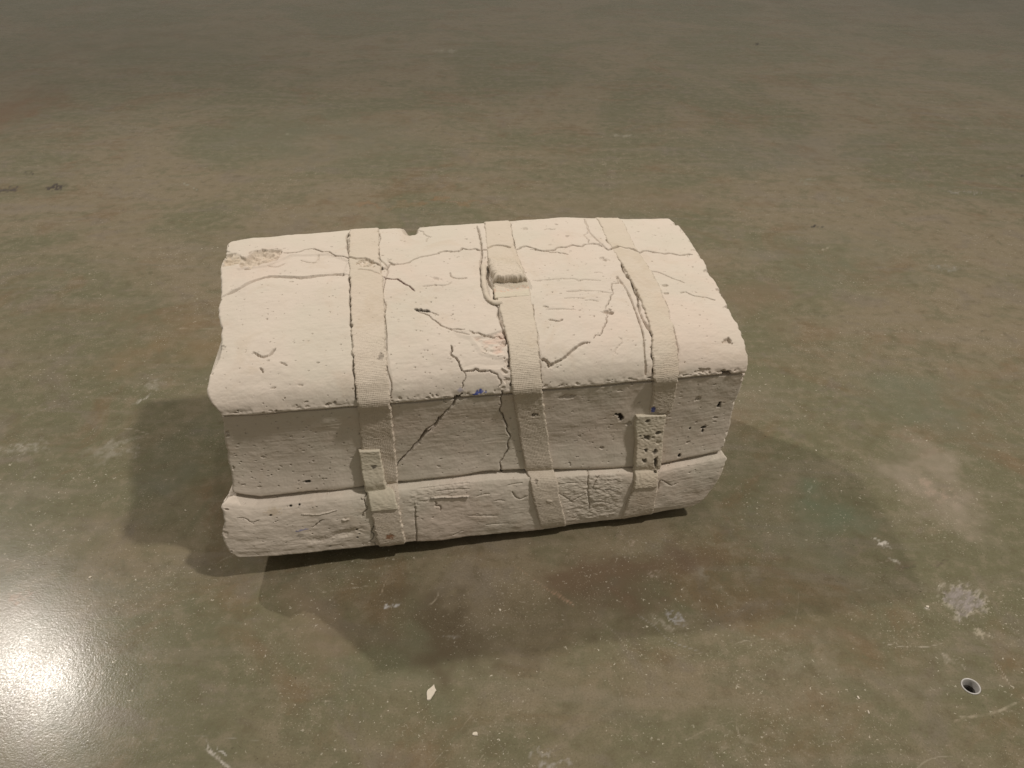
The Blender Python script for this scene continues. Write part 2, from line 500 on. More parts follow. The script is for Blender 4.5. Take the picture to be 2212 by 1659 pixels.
crack(SU([(1755, 1000), (1755, 1065), (1720, 1140), (1640, 1212)], 2), .0011, .003, seed=25)
crack(SU([(1605, 1250), (1540, 1255), (1480, 1292), (1420, 1345), (1360, 1392), (1300, 1425), (1240, 1462)], 2), .0026, .006, seed=26, amp=.1, soft=True)
crack(SU([(1245, 1460), (1180, 1395)], 2), .0036, .007, seed=27)
crack(SU([(1300, 805), (1400, 825), (1500, 845), (1600, 872)], 3), .0012, .003, seed=28, taper=False)
crack(SU([(1040, 620), (1200, 670), (1330, 722)], 3), .0012, .0022, seed=29)
pit(*SU([(1170, 745)], 3)[0], .006, .003, .0035, seed=30); pit(*SU([(1175, 815)], 3)[0], .004, .0025, .003, seed=31)
pit(*SU([(1720, 1235)], 3)[0], .009, .006, .006, seed=32); pit(*SU([(1700, 1520)], 3)[0], .010, .006, .006, seed=34)
pit(*SU([(1500, 1500)], 3)[0], .012, .004, .003, seed=35)
crack(SU([(570, 1335), (620, 1365), (660, 1380), (720, 1365), (770, 1305)], 1), .0028, .004, seed=36, amp=.05)
crack(SU([(810, 1425), (845, 1435), (872, 1455)], 1), .0018, .003, seed=37); crack(SU([(630, 1475), (650, 1490), (662, 1518)], 1), .002, .003, seed=38)
crack(SU([(1240, 1050), (1290, 1053), (1330, 1060), (1365, 1045)], 2), .002, .0045, seed=39)
crack(SU([(1190, 935), (1215, 938), (1240, 942)], 2), .0016, .003, seed=70)
pit(*SU([(250, 690)], 2)[0], .012, .004, .003, ang=.5, seed=71, sharp=False)
crack(SU([(370, 630), (385, 670), (440, 684), (520, 682)], 2), .0018, .0025, seed=72, soft=True)
crack(SU([(130, 755), (240, 748), (340, 745), (385, 715)], 2), .0013, .0016, seed=73, soft=True)
pit(*SU([(1030, 240)], 2)[0], .009, .005, .003, seed=74, sharp=False); pit(*SU([(1410, 310)], 2)[0], .004, .002, .003, seed=75)
crack(SU([(1200, 255), (1250, 248), (1300, 252)], 2), .0012, .002, seed=76)
for k, (a, b, y) in enumerate([(1100, 1700, 702), (1400, 1800, 802), (1560, 1680, 882), (1220, 1480, 962), (1640, 1720, 640), (1380, 1560, 860)]):
    crack(SU([(a, y), ((a + b) / 2, y - 6), (b, y + 3)], 2), .0013, .0012, seed=80 + k, soft=True)
# grooves beside the straps
crack(SU([(610, 215), (640, 350), (655, 470), (640, 560), (660, 680), (650, 760)], 2), .0026, .004, seed=90, amp=.05, soft=True)
crack(SU([(450, 160), (490, 270), (560, 350), (640, 420)], 3), .0022, .0025, seed=91, soft=True)
crack(SU([(740, 670), (830, 790), (890, 920), (930, 1040), (970, 1170), (985, 1330), (992, 1540)], 3), .0022, .0035, seed=92, amp=.04, taper=False, soft=True)
pit(*SU([(620, 520)], 3)[0], .010, .005, .004, ang=.6, seed=93, sharp=False)
crack(SU([(480, 270), (490, 350), (490, 385)], 3), .0013, .002, seed=94)
# ragged seams where each strap meets the lid
for k, (pts, dx, wd_, dp) in enumerate([([(755, 503), (754, 545), (757, 600), (760, 700), (765, 800), (772, 862)], -.0008, .0021, .0042), ([(818, 503), (820, 560), (828, 620), (832, 700), (836, 800), (842, 856)], .0006, .0013, .0022),
                                      ([(1056, 575), (1068, 625), (1078, 665), (1094, 725), (1102, 780), (1106, 832)], -.0008, .0021, .0042), ([(1102, 480), (1112, 535)], .0006, .0013, .002), ([(1150, 660), (1160, 720), (1165, 780), (1169, 828)], .0006, .0012, .002),
                                      ([(1310, 520), (1345, 575), (1380, 640), (1404, 710), (1410, 770), (1411, 808)], -.0008, .0020, .0040), ([(1408, 590), (1440, 660), (1458, 730), (1465, 780)], .0006, .0012, .0018)]):
    crack([(x + dx, q) for x, q in SU(pts)], wd_ / .62, dp, seed=740 + k, amp=.05, taper=False, vary=.8)
crack(SU([(1830, 1350), (1850, 1290), (1860, 1200)], 2), .001, .001, seed=96)
# notch broken out of the rear top edge
_nx = SU([(888, 512)])[0]
for dx, w in ((0, .017), (.008, .010)):
    crack([(_nx[0] + dx, ARC_AT(1.2)), (_nx[0] + dx, ARC_AT(3)), (_nx[0] + dx * .4, ARC_AT(4.2))], w, .011, seed=97, amp=.03, taper=False, soft=True)
crack(SU([(2035, 255), (2080, 290), (2100, 360)], 1), .0014, .002, seed=98)
# chipped lip
lip = ARC_AT(11)
m = np.exp(-((S32 - lip) / .004) ** 2)
D -= m * .0022 * np.clip(fbm(X32 / .012, S32 / .02, 331, 3) + .1, 0, 1)
for k in range(70):
    x = rng.uniform(-.34, .35); pit(x, lip + rng.normal(0, .002), rng.uniform(.0012, .004), rng.uniform(.001, .0025), rng.uniform(.001, .0028), seed=400 + k)
# --- body
crack(SU([(480, 45), (440, 85), (400, 140), (300, 240), (220, 325), (140, 400), (70, 480), (0, 560)], 5), .0023, .010, seed=120, amp=.05, taper=False)
pit(*SU([(445, 85)], 5)[0], .006, .006, .005, seed=121)
crack(SU([(2212, 240), (2080, 400), (1980, 520), (1880, 620), (1832, 690)], 4), .0021, .010, seed=122, amp=.05)
crack(SU([(828, 20), (820, 80), (820, 150), (840, 240), (880, 330), (905, 420), (880, 500), (845, 610), (828, 720)], 5), .0014, .006, seed=123, amp=.1, taper=False, step=.0008)
pit(*SU([(1050, 818)], 4)[0], .0055, .0022, .005, seed=124, attr='dark')
for k, (x, y, a, b, at) in enumerate([(745, 225, .006, .003, 'dark'), (765, 250, .004, .005, 'dark'), (835, 300, .005, .004, None), (1490, 340, .0045, .003, 'dark'), (1490, 362, .002, .004, 'dark'),
                                      (1640, 140, .003, .006, 'dark'), (1450, 90, .004, .004, None), (300, 70, .010, .004, None), (355, 68, .003, .003, None), (605, 515, .004, .002, None), (1290, 585, .0025, .0025, 'dark'),
                                      (1380, 345, .002, .002, 'dark'), (1360, 470, .003, .0015, None), (690, 315, .003, .0015, None), (1600, 255, .005, .002, None), (1430, 290, .003, .0015, None)]):
    pit(*SU([(x, y)], 6)[0], a, b, .004, seed=130 + k, attr=at, rough=.5)
for k in range(26):
    pit(*SU([(rng.uniform(380, 1400), rng.uniform(380, 850))], 4)[0], rng.uniform(.0008, .0016), rng.uniform(.0008, .0014), .002, seed=160 + k)
# --- base
crack(SU([(1000, 1105), (1100, 1108), (1220, 1090), (1315, 1065)], 4), .0016, -.0014, seed=190, amp=.04)
crack(SU([(1090, 1222), (1140, 1185), (1200, 1152)], 4), .0016, .003, seed=191)
crack(SU([(430, 1135), (520, 1150), (620, 1155)], 4), .0012, .002, seed=192)
pit(*SU([(1390, 1270)], 4)[0], .032, .012, .0035, ang=-.2, seed=193, sharp=False, rough=.15)
pit(*SU([(1150, 1330)], 4)[0], .03, .010, .002, ang=.1, seed=194, sharp=False, rough=.15)
for x, y in [(905, 1028), (978, 1020), (725, 1115), (1487, 1245), (1490, 1310), (1252, 1385), (1510, 1280)]:
    pit(*SU([(x, y)], 4)[0], .002, .002, .003, seed=int(x), attr='dark')
pit(*SU([(1390, 1145)], 4)[0], .005, .003, -.002, seed=195)
crack(SU([(1640, 1160), (1632, 1220), (1640, 1300), (1655, 1390)], 4), .0013, .006, seed=196)
crack(SU([(1570, 890), (1560, 1000), (1580, 1060), (1530, 1130)], 4), .0015, .003, seed=197)
crack(SU([(2000, 1040), (2005, 1160), (2012, 1260), (2015, 1360)], 4), .0016, .003, seed=198, soft=True, step=-.001)
crack(SU([(205, 962), (300, 955), (420, 952), (540, 945)], 5), .0020, -.0026, seed=199, amp=.02)
crack(SU([(205, 975), (300, 968), (420, 966), (540, 958)], 5), .0012, .002, seed=200, amp=.02)
crack(SU([(240, 1000), (290, 1045), (285, 1082)], 5), .0016, .003, seed=201)
crack(SU([(920, 910), (950, 955), (1000, 970), (1050, 945)], 5), .0018, .0022, seed=202, soft=True)
crack(SU([(1580, 715), (1590, 850), (1600, 1000), (1600, 1180)], 5), .0018, .0025, seed=203, soft=True)
crack(SU([(1685, 760), (1695, 890)], 5), .0014, .002, seed=204); crack(SU([(1740, 885), (1780, 890), (1840, 880)], 5), .0014, .002, seed=205)
for k, (a, b, y0, y1) in enumerate([(90, 540, 880, 830), (250, 540, 905, 880), (540, 800, 1120, 1115), (880, 1010, 855, 832), (600, 720, 950, 925), (760, 850, 990, 985), (400, 520, 1285, 1240), (690, 920, 1200, 1180), (1320, 1460, 920, 1010), (1460, 1600, 990, 920), (1300, 1500, 850, 830), (1620, 1830, 1000, 1015), (1640, 1720, 1110, 1120)]):
    crack(SU([(a, y0), ((a + b) / 2, (y0 + y1) / 2 - 5), (b, y1)], 5), .0013, .0012, seed=206 + k, amp=.12, soft=True)


def crusty(W, xs, ss, m): D[W] += m * .0006 * fbm(xs / .006, ss / .004, 341, 4, .6)


area(SU([(1290, 760), (1900, 715), (1880, 1000), (1840, 1130), (1400, 1180), (1340, 950)], 5), crusty, .005)
area(SU([(0, 880), (560, 780), (560, 900), (240, 1000), (0, 1100)], 5), crusty, .005)
crack(SU([(1100, 890), (1120, 808), (1170, 830), (1220, 855), (1280, 830)], 6), .0016, .0025, seed=230, amp=.03, soft=True)
for x, y in [(1170, 940), (1335, 935), (1360, 895)]:
    pit(*SU([(x, y)], 6)[0], .004, .0015, .002, seed=int(y))
# scattered pores and casting bubbles everywhere on the visible faces
npore = 1500
for k in range(npore):
    x = rng.uniform(-.345, .35); s = rng.uniform(A_VIS0 + .01, A_VIS1 - .02); r = rng.gamma(1.6, .00017) + .00045
    el = rng.choice([1, 1, 1.4, 2.6]); pit(x, s, min(r * el, .004), min(r, .0022), rng.uniform(.0012, .003), ang=rng.normal(0, .3), seed=int(k % 97))
# chips at both ends
for k in range(50):
    e = rng.random() < .5; s = rng.uniform(A_VIS0, A_VIS1); j = min(np.searchsorted(SV, s), len(SV) - 1)
    x = (XM[0, j] if e else XM[-1, j]) + (1 if e else -1) * abs(rng.normal(0, .0025))
    pit(x, s, rng.uniform(.001, .005), rng.uniform(.001, .006), rng.uniform(.001, .004), seed=500 + k, rough=.6)
# coloured marks
def mark(pts, crop, a, b, attr, amt=.9, ang=0., seed=0):
    for k, (x, s) in enumerate(SU(pts, crop)):
        R = max(a, b) * 1.5; W = window(x - R, x + R, s - R, s + R); c, n = math.cos(ang), math.sin(ang)
        dx, ds = X32[W] - x, S32[W] - s
        r = np.hypot((dx * c + ds * n) / a, (-dx * n + ds * c) / b) + .7 * Noise(seed + 3 + k)(X32[W] / .002, S32[W] / .002)
        ATT[attr][W] = np.maximum(ATT[attr][W], amt * np.clip((1 - r) * 2.5, 0, 1))


mark([(625, 30), (600, 55), (640, 20)], 5, .0045, .003, 'blue', .9, .3, 1)
mark([(690, 28)], 5, .002, .0015, 'blue', .7, 0, 2); mark([(470, 10)], 5, .004, .003, 'blue', .3, 0, 3)
mark([(975, 1252), (1020, 1242)], 4, .006, .0018, 'blue', .55, -.1, 4)
mark([(990, 1300)], 4, .005, .004, 'dark', .4, .6, 5); mark([(740, 1085)], 4, .012, .008, 'tan', .5, 0, 6)
mark([(1350, 945)], 6, .006, .003, 'dark', .35, -.4, 7)
mark([(1590, 560), (1650, 600)], 1, .012, .006, 'tan', .5, .3, 8); mark([(380, 520)], 1, .012, .010, 'tan', .6, 0, 9)

# rounded ends
edge_l = (P0[..., 0] - P0[:1, :, 0]); edge_r = (P0[-1:, :, 0] - P0[..., 0]); er = .0035
for e in (edge_l, edge_r):
    q = np.clip(er - e, 0, er); D -= (er - np.sqrt(np.maximum(er * er - q * q, 0))).astype(np.float32)
# end outlines wander a little, broken plaster
jit = (0.0022 * fbm(S32[0] / .03, S32[0] * 0 + 3.3, 351, 4, .6)); jit2 = (0.0022 * fbm(S32[0] / .03, S32[0] * 0 + 7.7, 361, 4, .6))
P1 = P0.copy()
P1[..., 0] += jit[None] * np.exp(-edge_l / .02) + jit2[None] * np.exp(-edge_r / .02)
P1 += N0 * D[..., None]

# ------------------------------------------------------------------ build the suitcase
root = bpy.data.objects.new('plaster_suitcase', None); COL.objects.link(root)
root.location = (TR_X, TR_Y, 0); root.rotation_euler = (0, 0, YAW)
tag(root, 'cracked off white plaster cast of a strapped suitcase lying on the concrete floor', 'suitcase')


def section(name, i, closure, centre):
    a, b = SEC_O[i], SEC_O[i + 1]
    S = P1[:, a:b]; nv = b - a; C = np.zeros((NU, len(closure), 3))
    for k, (y, z, t) in enumerate(closure):         # closing wall, x blended between the section's two borders
        C[:, k, 0] = S[:, -1, 0] * (1 - t) + S[:, 0, 0] * t; C[:, k, 1] = y; C[:, k, 2] = z
    ring = np.concatenate([S, C], 1); m_ = ring.shape[1]
    V = [ring.reshape(-1, 3)]
    idx = np.arange(NU * m_).reshape(NU, m_); nx = np.roll(idx, -1, 1)
    Fq = [np.stack([idx[:-1], nx[:-1], nx[1:], idx[1:]], -1).reshape(-1, 4)[:, ::-1]]
    off = NU * m_; tri = []
    for end, sgn in ((0, -1), (NU - 1, 1)):
        prev = idx[end]; r0 = ring[end]; cen = np.array([r0[:, 0].mean(), *centre])
        for f, push in ((.06, .0012), (.2, .001), (.5, .0)):
            q = r0 * (1 - f) + cen * f; q[:, 0] += -sgn * .001 * fbm(q[:, 1] / .012 + 3, q[:, 2] / .012, 371, 3)
            V.append(q); cur = np.arange(off, off + m_); off += m_
            fq = np.stack([prev, np.roll(prev, -1), np.roll(cur, -1), cur], -1)
            Fq.append(fq if sgn > 0 else fq[:, ::-1]); prev = cur
        V.append(cen[None]); c = off; off += 1
        t = np.stack([prev, np.roll(prev, -1), np.full(m_, c)], -1); tri.append(t if sgn > 0 else t[:, ::-1])
    V = np.vstack(V); at = {}
    for k, A in ATT.items():
        z = np.zeros(len(V), np.float32); z[:NU * m_] = np.concatenate([A[:, a:b], np.zeros((NU, len(closure)), np.float32)], 1).ravel(); at[k] = z
    o = mesh_np(name, V, Fq + tri, M_PLASTER, root, attrs=at)
    return o


def line2(p, q, n):
    return [(p[0] + (q[0] - p[0]) * t, p[1] + (q[1] - p[1]) * t, t) for t in np.linspace(0, 1, n + 2)[1:-1]]


section('lid', 0, line2((-.1660, .2540), (.160, .216), 12), (0, .29))
section('body', 1, line2((-.157, .1186), (.158, .1186), 10) + [(.1655, .121, .4), (.1655, .2, .5), (.158, .211, .6)] + line2((.158, .211), (-.163, .2495), 10), (0, .175))
section('base', 2, line2((.166, .114), (-.151, .1150), 12), (0, .06))

# smoothed wrap surface that the straps lie on
SS = np.arange(ARC_AT(1), ARC_AT(27.4), .0008)
G = master(np.linspace(0, 1, 120), SS)
ker = np.exp(-.5 * (np.arange(-28, 29) * .0008 / .0075) ** 2); ker /= ker.sum()
Gp = np.pad(G, ((0, 0), (28, 28), (0, 0)), mode='edge')
Gp[:, :28] = 2 * G[:, :1] - G[:, 28:0:-1]; Gp[:, -28:] = 2 * G[:, -1:] - G[:, -2:-30:-1]
GS = sum(k * Gp[:, i:i + G.shape[1]] for i, k in enumerate(ker))
GN = normals(GS)
if GN[60, len(SS) // 4, 2] < 0: GN = -GN


def on_wrap(x, s):
    """position and normal of the smoothed wrap at metric (x, s)"""
    j = np.clip((s - SS[0]) / .0008, 0, len(SS) - 1.001); j0 = j.astype(int); fj = (j - j0)[..., None]
    xl = G[0, j0, 0]; xr = G[-1, j0, 0]
    u = np.clip((x - xl) / (xr - xl), 0, 1) * 118.999; i0 = u.astype(int); fi = (u - i0)[..., None]
    def bl(A): return (A[i0, j0] * (1 - fi) + A[i0 + 1, j0] * fi) * (1 - fj) + (A[i0, j0 + 1] * (1 - fi) + A[i0 + 1, j0 + 1] * fi) * fj
    n = bl(GN); return bl(GS), n / np.linalg.norm(n, axis=-1, keepdims=True)


def edge_curve(pts, n):
    """(x, s) points -> n points evenly spread along the curve"""
    P = cr(pts, 12); d = np.concatenate([[0], np.cumsum(np.hypot(*np.diff(P, axis=0).T))])
    t = np.linspace(0, d[-1], n); return np.stack([np.interp(t, d, P[:, 0]), np.interp(t, d, P[:, 1])], -1)


def band(name, left, right, thick, weave, mat, parent, seed, sink=.004, ragged=.0014, marks=(), end_rag=.0, rough=.00022, step=.0008, cuts=(), label=None, flat=0., er=.0024, et=.0014):
    """a strip lying on the wrap: thick(s) height above it, weave(s) 0..1"""
    A0, B0 = np.array(left), np.array(right)
    ln = np.hypot(*np.diff(cr(left, 6), axis=0).T).sum(); wd_ = np.mean(np.hypot(*(A0[[0, -1]] - B0[[0, -1]]).T))
    n = max(6, int(ln / step)); m_ = max(6, int(wd_ / step))
    L = edge_curve(left, n); Rr = edge_curve(right, n); r = np.arange(n) * step
    L = L + np.stack([ragged * fbm(r / .006, r * 0 + 1.5, seed, 3, .6), r * 0], -1)
    Rr = Rr + np.stack([ragged * fbm(r / .006, r * 0 + 5.5, seed + 9, 3, .6), r * 0], -1)
    w = np.linspace(0, 1, m_); Q = L[:, None] * (1 - w[None, :, None]) + Rr[:, None] * w[None, :, None]
    if end_rag:
        tt = np.linspace(0, 1, n)[:, None]; Q[..., 1] += end_rag * tt ** 6 * fbm(w[None] * wd_ / .006 + 0 * tt, 0 * tt + w[None] * 0 + 2.2, seed + 17, 3)
    x, s = Q[..., 0], Q[..., 1]; P, N = on_wrap(x, s)
    if flat:
        tq = np.linspace(0, 1, n)[:, None, None]; P = P * (1 - flat) + flat * (P[:1] * (1 - tq) + P[-1:] * tq)
    dd = np.minimum(w, 1 - w) * wd_; ed = np.sqrt(1 - (1 - np.clip(dd / er, 0, 1)) ** 2)[None]
    tend = np.minimum(np.arange(n), np.arange(n)[::-1])[:, None] * step; ed = ed * np.sqrt(1 - (1 - np.clip(tend / et + .2, 0, 1)) ** 2)
    h = thick(s) * (.35 + .65 * ed) + .0005 * fbm(x / .02, s / .02, seed + 3, 3) + rough * fbm(x / .003, s / .002, seed + 5, 3) * ed
    wv = weave(s) * np.clip(.75 + .5 * fbm(x / .02, s / .03, seed + 7, 2), 0, 1)
    at = {k: np.zeros(x.shape, np.float32) for k in ATT}
    for (cx, cs), a, b, dep, attr, amt in marks:
        q = np.hypot((x - cx) / a, (s - cs) / b) + .5 * Noise(seed + 8)(x / .0025, s / .0025)
        f = np.clip((1 - q) * 2.2, 0, 1); h = h - dep * f
        if attr: at[attr] = np.maximum(at[attr], amt * f)
    for pts_, cw, dep in cuts:
        best = np.full(x.shape, 9.)
        Pp = rough_line(pts_, .15, seed, 2)
        for a, b in zip(Pp[:-1], Pp[1:]):
            d = b - a; t = np.clip(((x - a[0]) * d[0] + (s - a[1]) * d[1]) / (d @ d + 1e-12), 0, 1); best = np.minimum(best, np.hypot(x - a[0] - t * d[0], s - a[1] - t * d[1]))
        h = h - dep * np.clip(1.5 * (1 - best / cw), 0, 1)
    T = P + N * h[..., None]; Bt = P - N * sink
    uv = np.stack([np.broadcast_to(w[None] * wd_, x.shape), np.broadcast_to(r[:, None], x.shape)], -1).reshape(-1, 2)
    V = np.vstack([T.reshape(-1, 3), Bt.reshape(-1, 3)]); k = n * m_
    idx = np.arange(k).reshape(n, m_); ib = idx + k
    F = [np.stack([idx[:-1, :-1], idx[:-1, 1:], idx[1:, 1:], idx[1:, :-1]], -1).reshape(-1, 4), np.stack([ib[:-1, :-1], ib[1:, :-1], ib[1:, 1:], ib[:-1, 1:]], -1).reshape(-1, 4)]
    for lo, hi in ((idx[:, 0], ib[:, 0]), (ib[:, -1], idx[:, -1]), (ib[0], idx[0]), (idx[-1], ib[-1])):
        F.append(np.stack([lo[:-1], lo[1:], hi[1:], hi[:-1]], -1))
    nt_ = np.cross(T[1, 1] - T[0, 1], T[0, 2] - T[0, 1])
    F = [f[:, ::-1] for f in F]
    at['weave'] = np.concatenate([wv.ravel(), wv.ravel() * 0]); at = {q: (v if v.size == 2 * k else np.concatenate([v.ravel(), v.ravel()])) for q, v in at.items()}
    o = mesh_np(name, V, F, mat, parent, attrs=at, uv=np.vstack([uv, uv]))
    if label: o['label'] = label
    return o


s_of = lambda px, py, c=0: SU([(px, py)], c)[0][1]
H_LID, H_FRONT = .0026, .0030


def th(lid, front, base):
    return lambda s: np.interp(s, [lip - .06, lip - .014, lip - .002, lip + .004, lip + .014, A_CRS - .01, A_CRS, A_BASE + .01], [lid, lid + .0008, lid + .0034, lid + .0034, front, front, front + .001, base])


def extend(pts, dx=0.0):          # carry a strap over the rear top edge and under the front
    a = pts[0]; z = pts[-1]
    return [(a[0] + dx * 1.4, ARC_AT(1.1)), (a[0] + dx, ARC_AT(2.4))] + pts


# left strap
Ls = SU([(755, 503), (754, 545), (757, 600), (760, 700), (765, 800), (772, 868), (778, 930), (784, 1000), (800, 1090), (812, 1150), (818, 1182)])
Lr = SU([(818, 503), (820, 560), (828, 620), (832, 700), (836, 800), (842, 860), (850, 930), (856, 1000), (862, 1085), (870, 1140), (876, 1174)])
st1 = band('strap', extend(Ls), extend(Lr), th(H_LID, .0045, .0045), lambda s: sstep(s_of(790, 680), s_of(795, 800), s), M_STRAP, root, 600,
           marks=[(SU([(1775, 1285)], 4)[0], .007, .006, .0003, 'rust', .8), (SU([(1690, 1380)], 1)[0], .004, .006, .002, 'dark', .4), (SU([(1560, 560)], 1)[0], .014, .008, .003, 'tan', .6), (SU([(1620, 575)], 1)[0], .008, .006, .004, None, 0)],
           cuts=[(SU([(1420, 505), (1480, 520), (1560, 518), (1620, 550), (1690, 578)], 1), .0022, .005), (SU([(1500, 620), (1580, 622), (1690, 660)], 1), .0014, .002)])
band('strap_end', SU([(1500, 520), (1508, 600), (1520, 680), (1540, 800), (1570, 920), (1610, 1062)], 4), SU([(1690, 512), (1700, 600), (1715, 700), (1745, 850), (1812, 890), (1850, 1038)], 4),
     lambda s: np.interp(s, [A_CRS - .035, A_CRS - .003, A_BASE + .010, A_BASE + .03], [.0085, .0135, .0068, .0068]), lambda s: s * 0, M_TAB, st1, 620, ragged=.0009, rough=.0003, flat=.25, marks=[(SU([(1640, 662)], 4)[0], .0045, .0045, .0005, 'dark', .75), (SU([(1730, 845)], 4)[0], .003, .002, .002, 'dark', .6)])
# middle strap with the buckle
Ms = SU([(1046, 482), (1050, 530), (1056, 575), (1068, 625), (1078, 665), (1094, 725), (1102, 780), (1107, 840), (1118, 920), (1134, 1010), (1150, 1070), (1160, 1110), (1168, 1147)])
Mr = SU([(1102, 480), (1112, 535), (1128, 575), (1142, 620), (1150, 660), (1160, 720), (1165, 780), (1170, 835), (1180, 920), (1194, 1010), (1208, 1070), (1216, 1105), (1223, 1140)])
st2 = band('strap', extend(Ms, -.002), extend(Mr, -.002), th(H_LID, .0036, .0038), lambda s: sstep(s_of(1120, 690), s_of(1135, 800), s), M_STRAP, root, 640, ragged=.0010,
           marks=[(SU([(1110, 215)], 5)[0], .005, .003, .003, 'dark', .7), (SU([(1125, 820)], 5)[0], .003, .004, .002, 'dark', .3), (SU([(1240, 975)], 5)[0], .004, .003, -.001, None, 0)],
           cuts=[(SU([(700, 432), (740, 410), (800, 405), (870, 415), (900, 425)], 2), .002, .004)])
band('strap_tail', SU([(700, 520), (715, 600), (735, 660), (760, 735)], 2), SU([(930, 515), (975, 590), (1020, 670), (1045, 722)], 2), lambda s: np.interp(s, [s_of(820, 520, 2), s_of(890, 700, 2)], [.0065, .0145]), lambda s: s * 0 + .15, M_STRAP, st2, 660,
     ragged=.0016, end_rag=.0025, rough=.0007, er=.009, et=.005)
band('buckle_bar', SU([(745, 770), (760, 810), (765, 870)], 2), SU([(1050, 725), (1070, 770), (1078, 850)], 2), lambda s: s * 0 + .0032, lambda s: s * 0, M_TAB, st2, 680, ragged=.0005,
     marks=[(SU([(900, 790)], 2)[0], .03, .007, .0008, 'pink', .55), (SU([(820, 770)], 2)[0], .012, .003, .002, 'dark', .35), (SU([(960, 800)], 2)[0], .012, .002, .0012, 'red', .3)])


def tube(name, pts, rad, mat, parent, lift, seed):
    C = edge_curve(pts, 90); P, N = on_wrap(C[:, 0], C[:, 1]); P = P + N * lift; T = np.gradient(P, axis=0); T /= np.linalg.norm(T, axis=1, keepdims=True)
    Bn = np.cross(T, N); k = 14; a = np.linspace(0, 2 * math.pi, k, endpoint=False)
    rr = rad * (1 + .18 * fbm(np.arange(90)[:, None] / 7. + 0 * a, 0 * np.arange(90)[:, None] + a, seed, 3)); rr[0] *= .3; rr[-1] *= .3
    V = P[:, None] + rr[..., None] * (np.cos(a)[None, :, None] * Bn[:, None] * 1.15 + np.sin(a)[None, :, None] * N[:, None])
    idx = np.arange(90 * k).reshape(90, k); nx = np.roll(idx, -1, 1)
    F = np.stack([idx[:-1], nx[:-1], nx[1:], idx[1:]], -1).reshape(-1, 4)
    at = {q: np.zeros(90 * k) for q in list(ATT) + ['weave']}
    return mesh_np(name, V.reshape(-1, 3), F, mat, parent, attrs=at, uv=np.zeros((90 * k, 2)))


tube('buckle_frame', SU([(670, 575), (668, 660), (672, 740), (690, 820), (715, 875), (765, 905), (830, 905)], 2), .0034, M_STRAP, st2, .0012, 690)
# right strap
Rs = SU([(1287, 468), (1310, 520), (1345, 575), (1380, 640), (1404, 710), (1410, 770), (1412, 812), (1408, 850), (1402, 888)])
Rr_ = SU([(1338, 466), (1370, 530), (1408, 590), (1440, 660), (1458, 730), (1465, 780), (1464, 812), (1458, 850), (1450, 887)])
st3 = band('strap', extend(Rs, -.012), extend(Rr_, -.012), th(H_LID, .0048, .0042), lambda s: sstep(s_of(1420, 700), s_of(1430, 790), s), M_STRAP, root, 700, end_rag=.003,
           marks=[(SU([(1430, 155)], 3)[0], .001, .001, 0, None, 0), (SU([(1050, 165)], 6)[0], .004, .006, .0005, 'blue', .85), (SU([(650, 140)], 3)[0], .02, .006, .0005, 'pink', .35)],
           cuts=[(SU([(620, 412), (660, 440), (740, 415), (880, 440), (940, 460)], 3), .0024, .005)])
pts_ = [(990, 405, .008, .004, 'dark'), (1090, 365, .006, .003, 'dark'), (1060, 540, .005, .004, 'dark'), (1060, 600, .003, .006, 'dark'), (1062, 650, .003, .006, 'dark'), (1065, 690, .004, .004, 'dark'), (975, 525, .003, .003, 'dark'),
        (960, 612, .0035, .003, 'dark'), (1000, 262, .004, .003, 'dark'), (1080, 455, .004, .003, None), (1065, 735, .0025, .003, 'dark'), (930, 395, .002, .002, 'dark')]
band('strap_end', SU([(900, 215), (880, 330), (890, 430), (885, 560), (872, 700), (875, 862)], 6), SU([(1165, 212), (1145, 330), (1128, 450), (1120, 600), (1095, 740), (1080, 845)], 6), lambda s: np.interp(s, [lip, A_CRS - .035, A_CRS - .003, A_BASE + .010, A_BASE + .03], [.0045, .0080, .0120, .0066, .0066]), lambda s: s * 0, M_TAB, st3, 720,
     marks=[(SU([(x, y)], 6)[0], a, b, .003, at_, .75) for x, y, a, b, at_ in pts_], ragged=.0010, rough=.0004, flat=.2)
band('strap_stub', SU([(880, 850), (850, 930), (820, 1010), (770, 1175)], 6), SU([(1090, 840), (1085, 920), (1070, 1000), (1060, 1118)], 6), lambda s: s * 0 + .0042, lambda s: s * 0 + 1, M_STRAP, st3, 740, ragged=.001)

# ------------------------------------------------------------------ floor
HOLE = FL([(2097, 1483)])[0]; HOLE_R = .0106


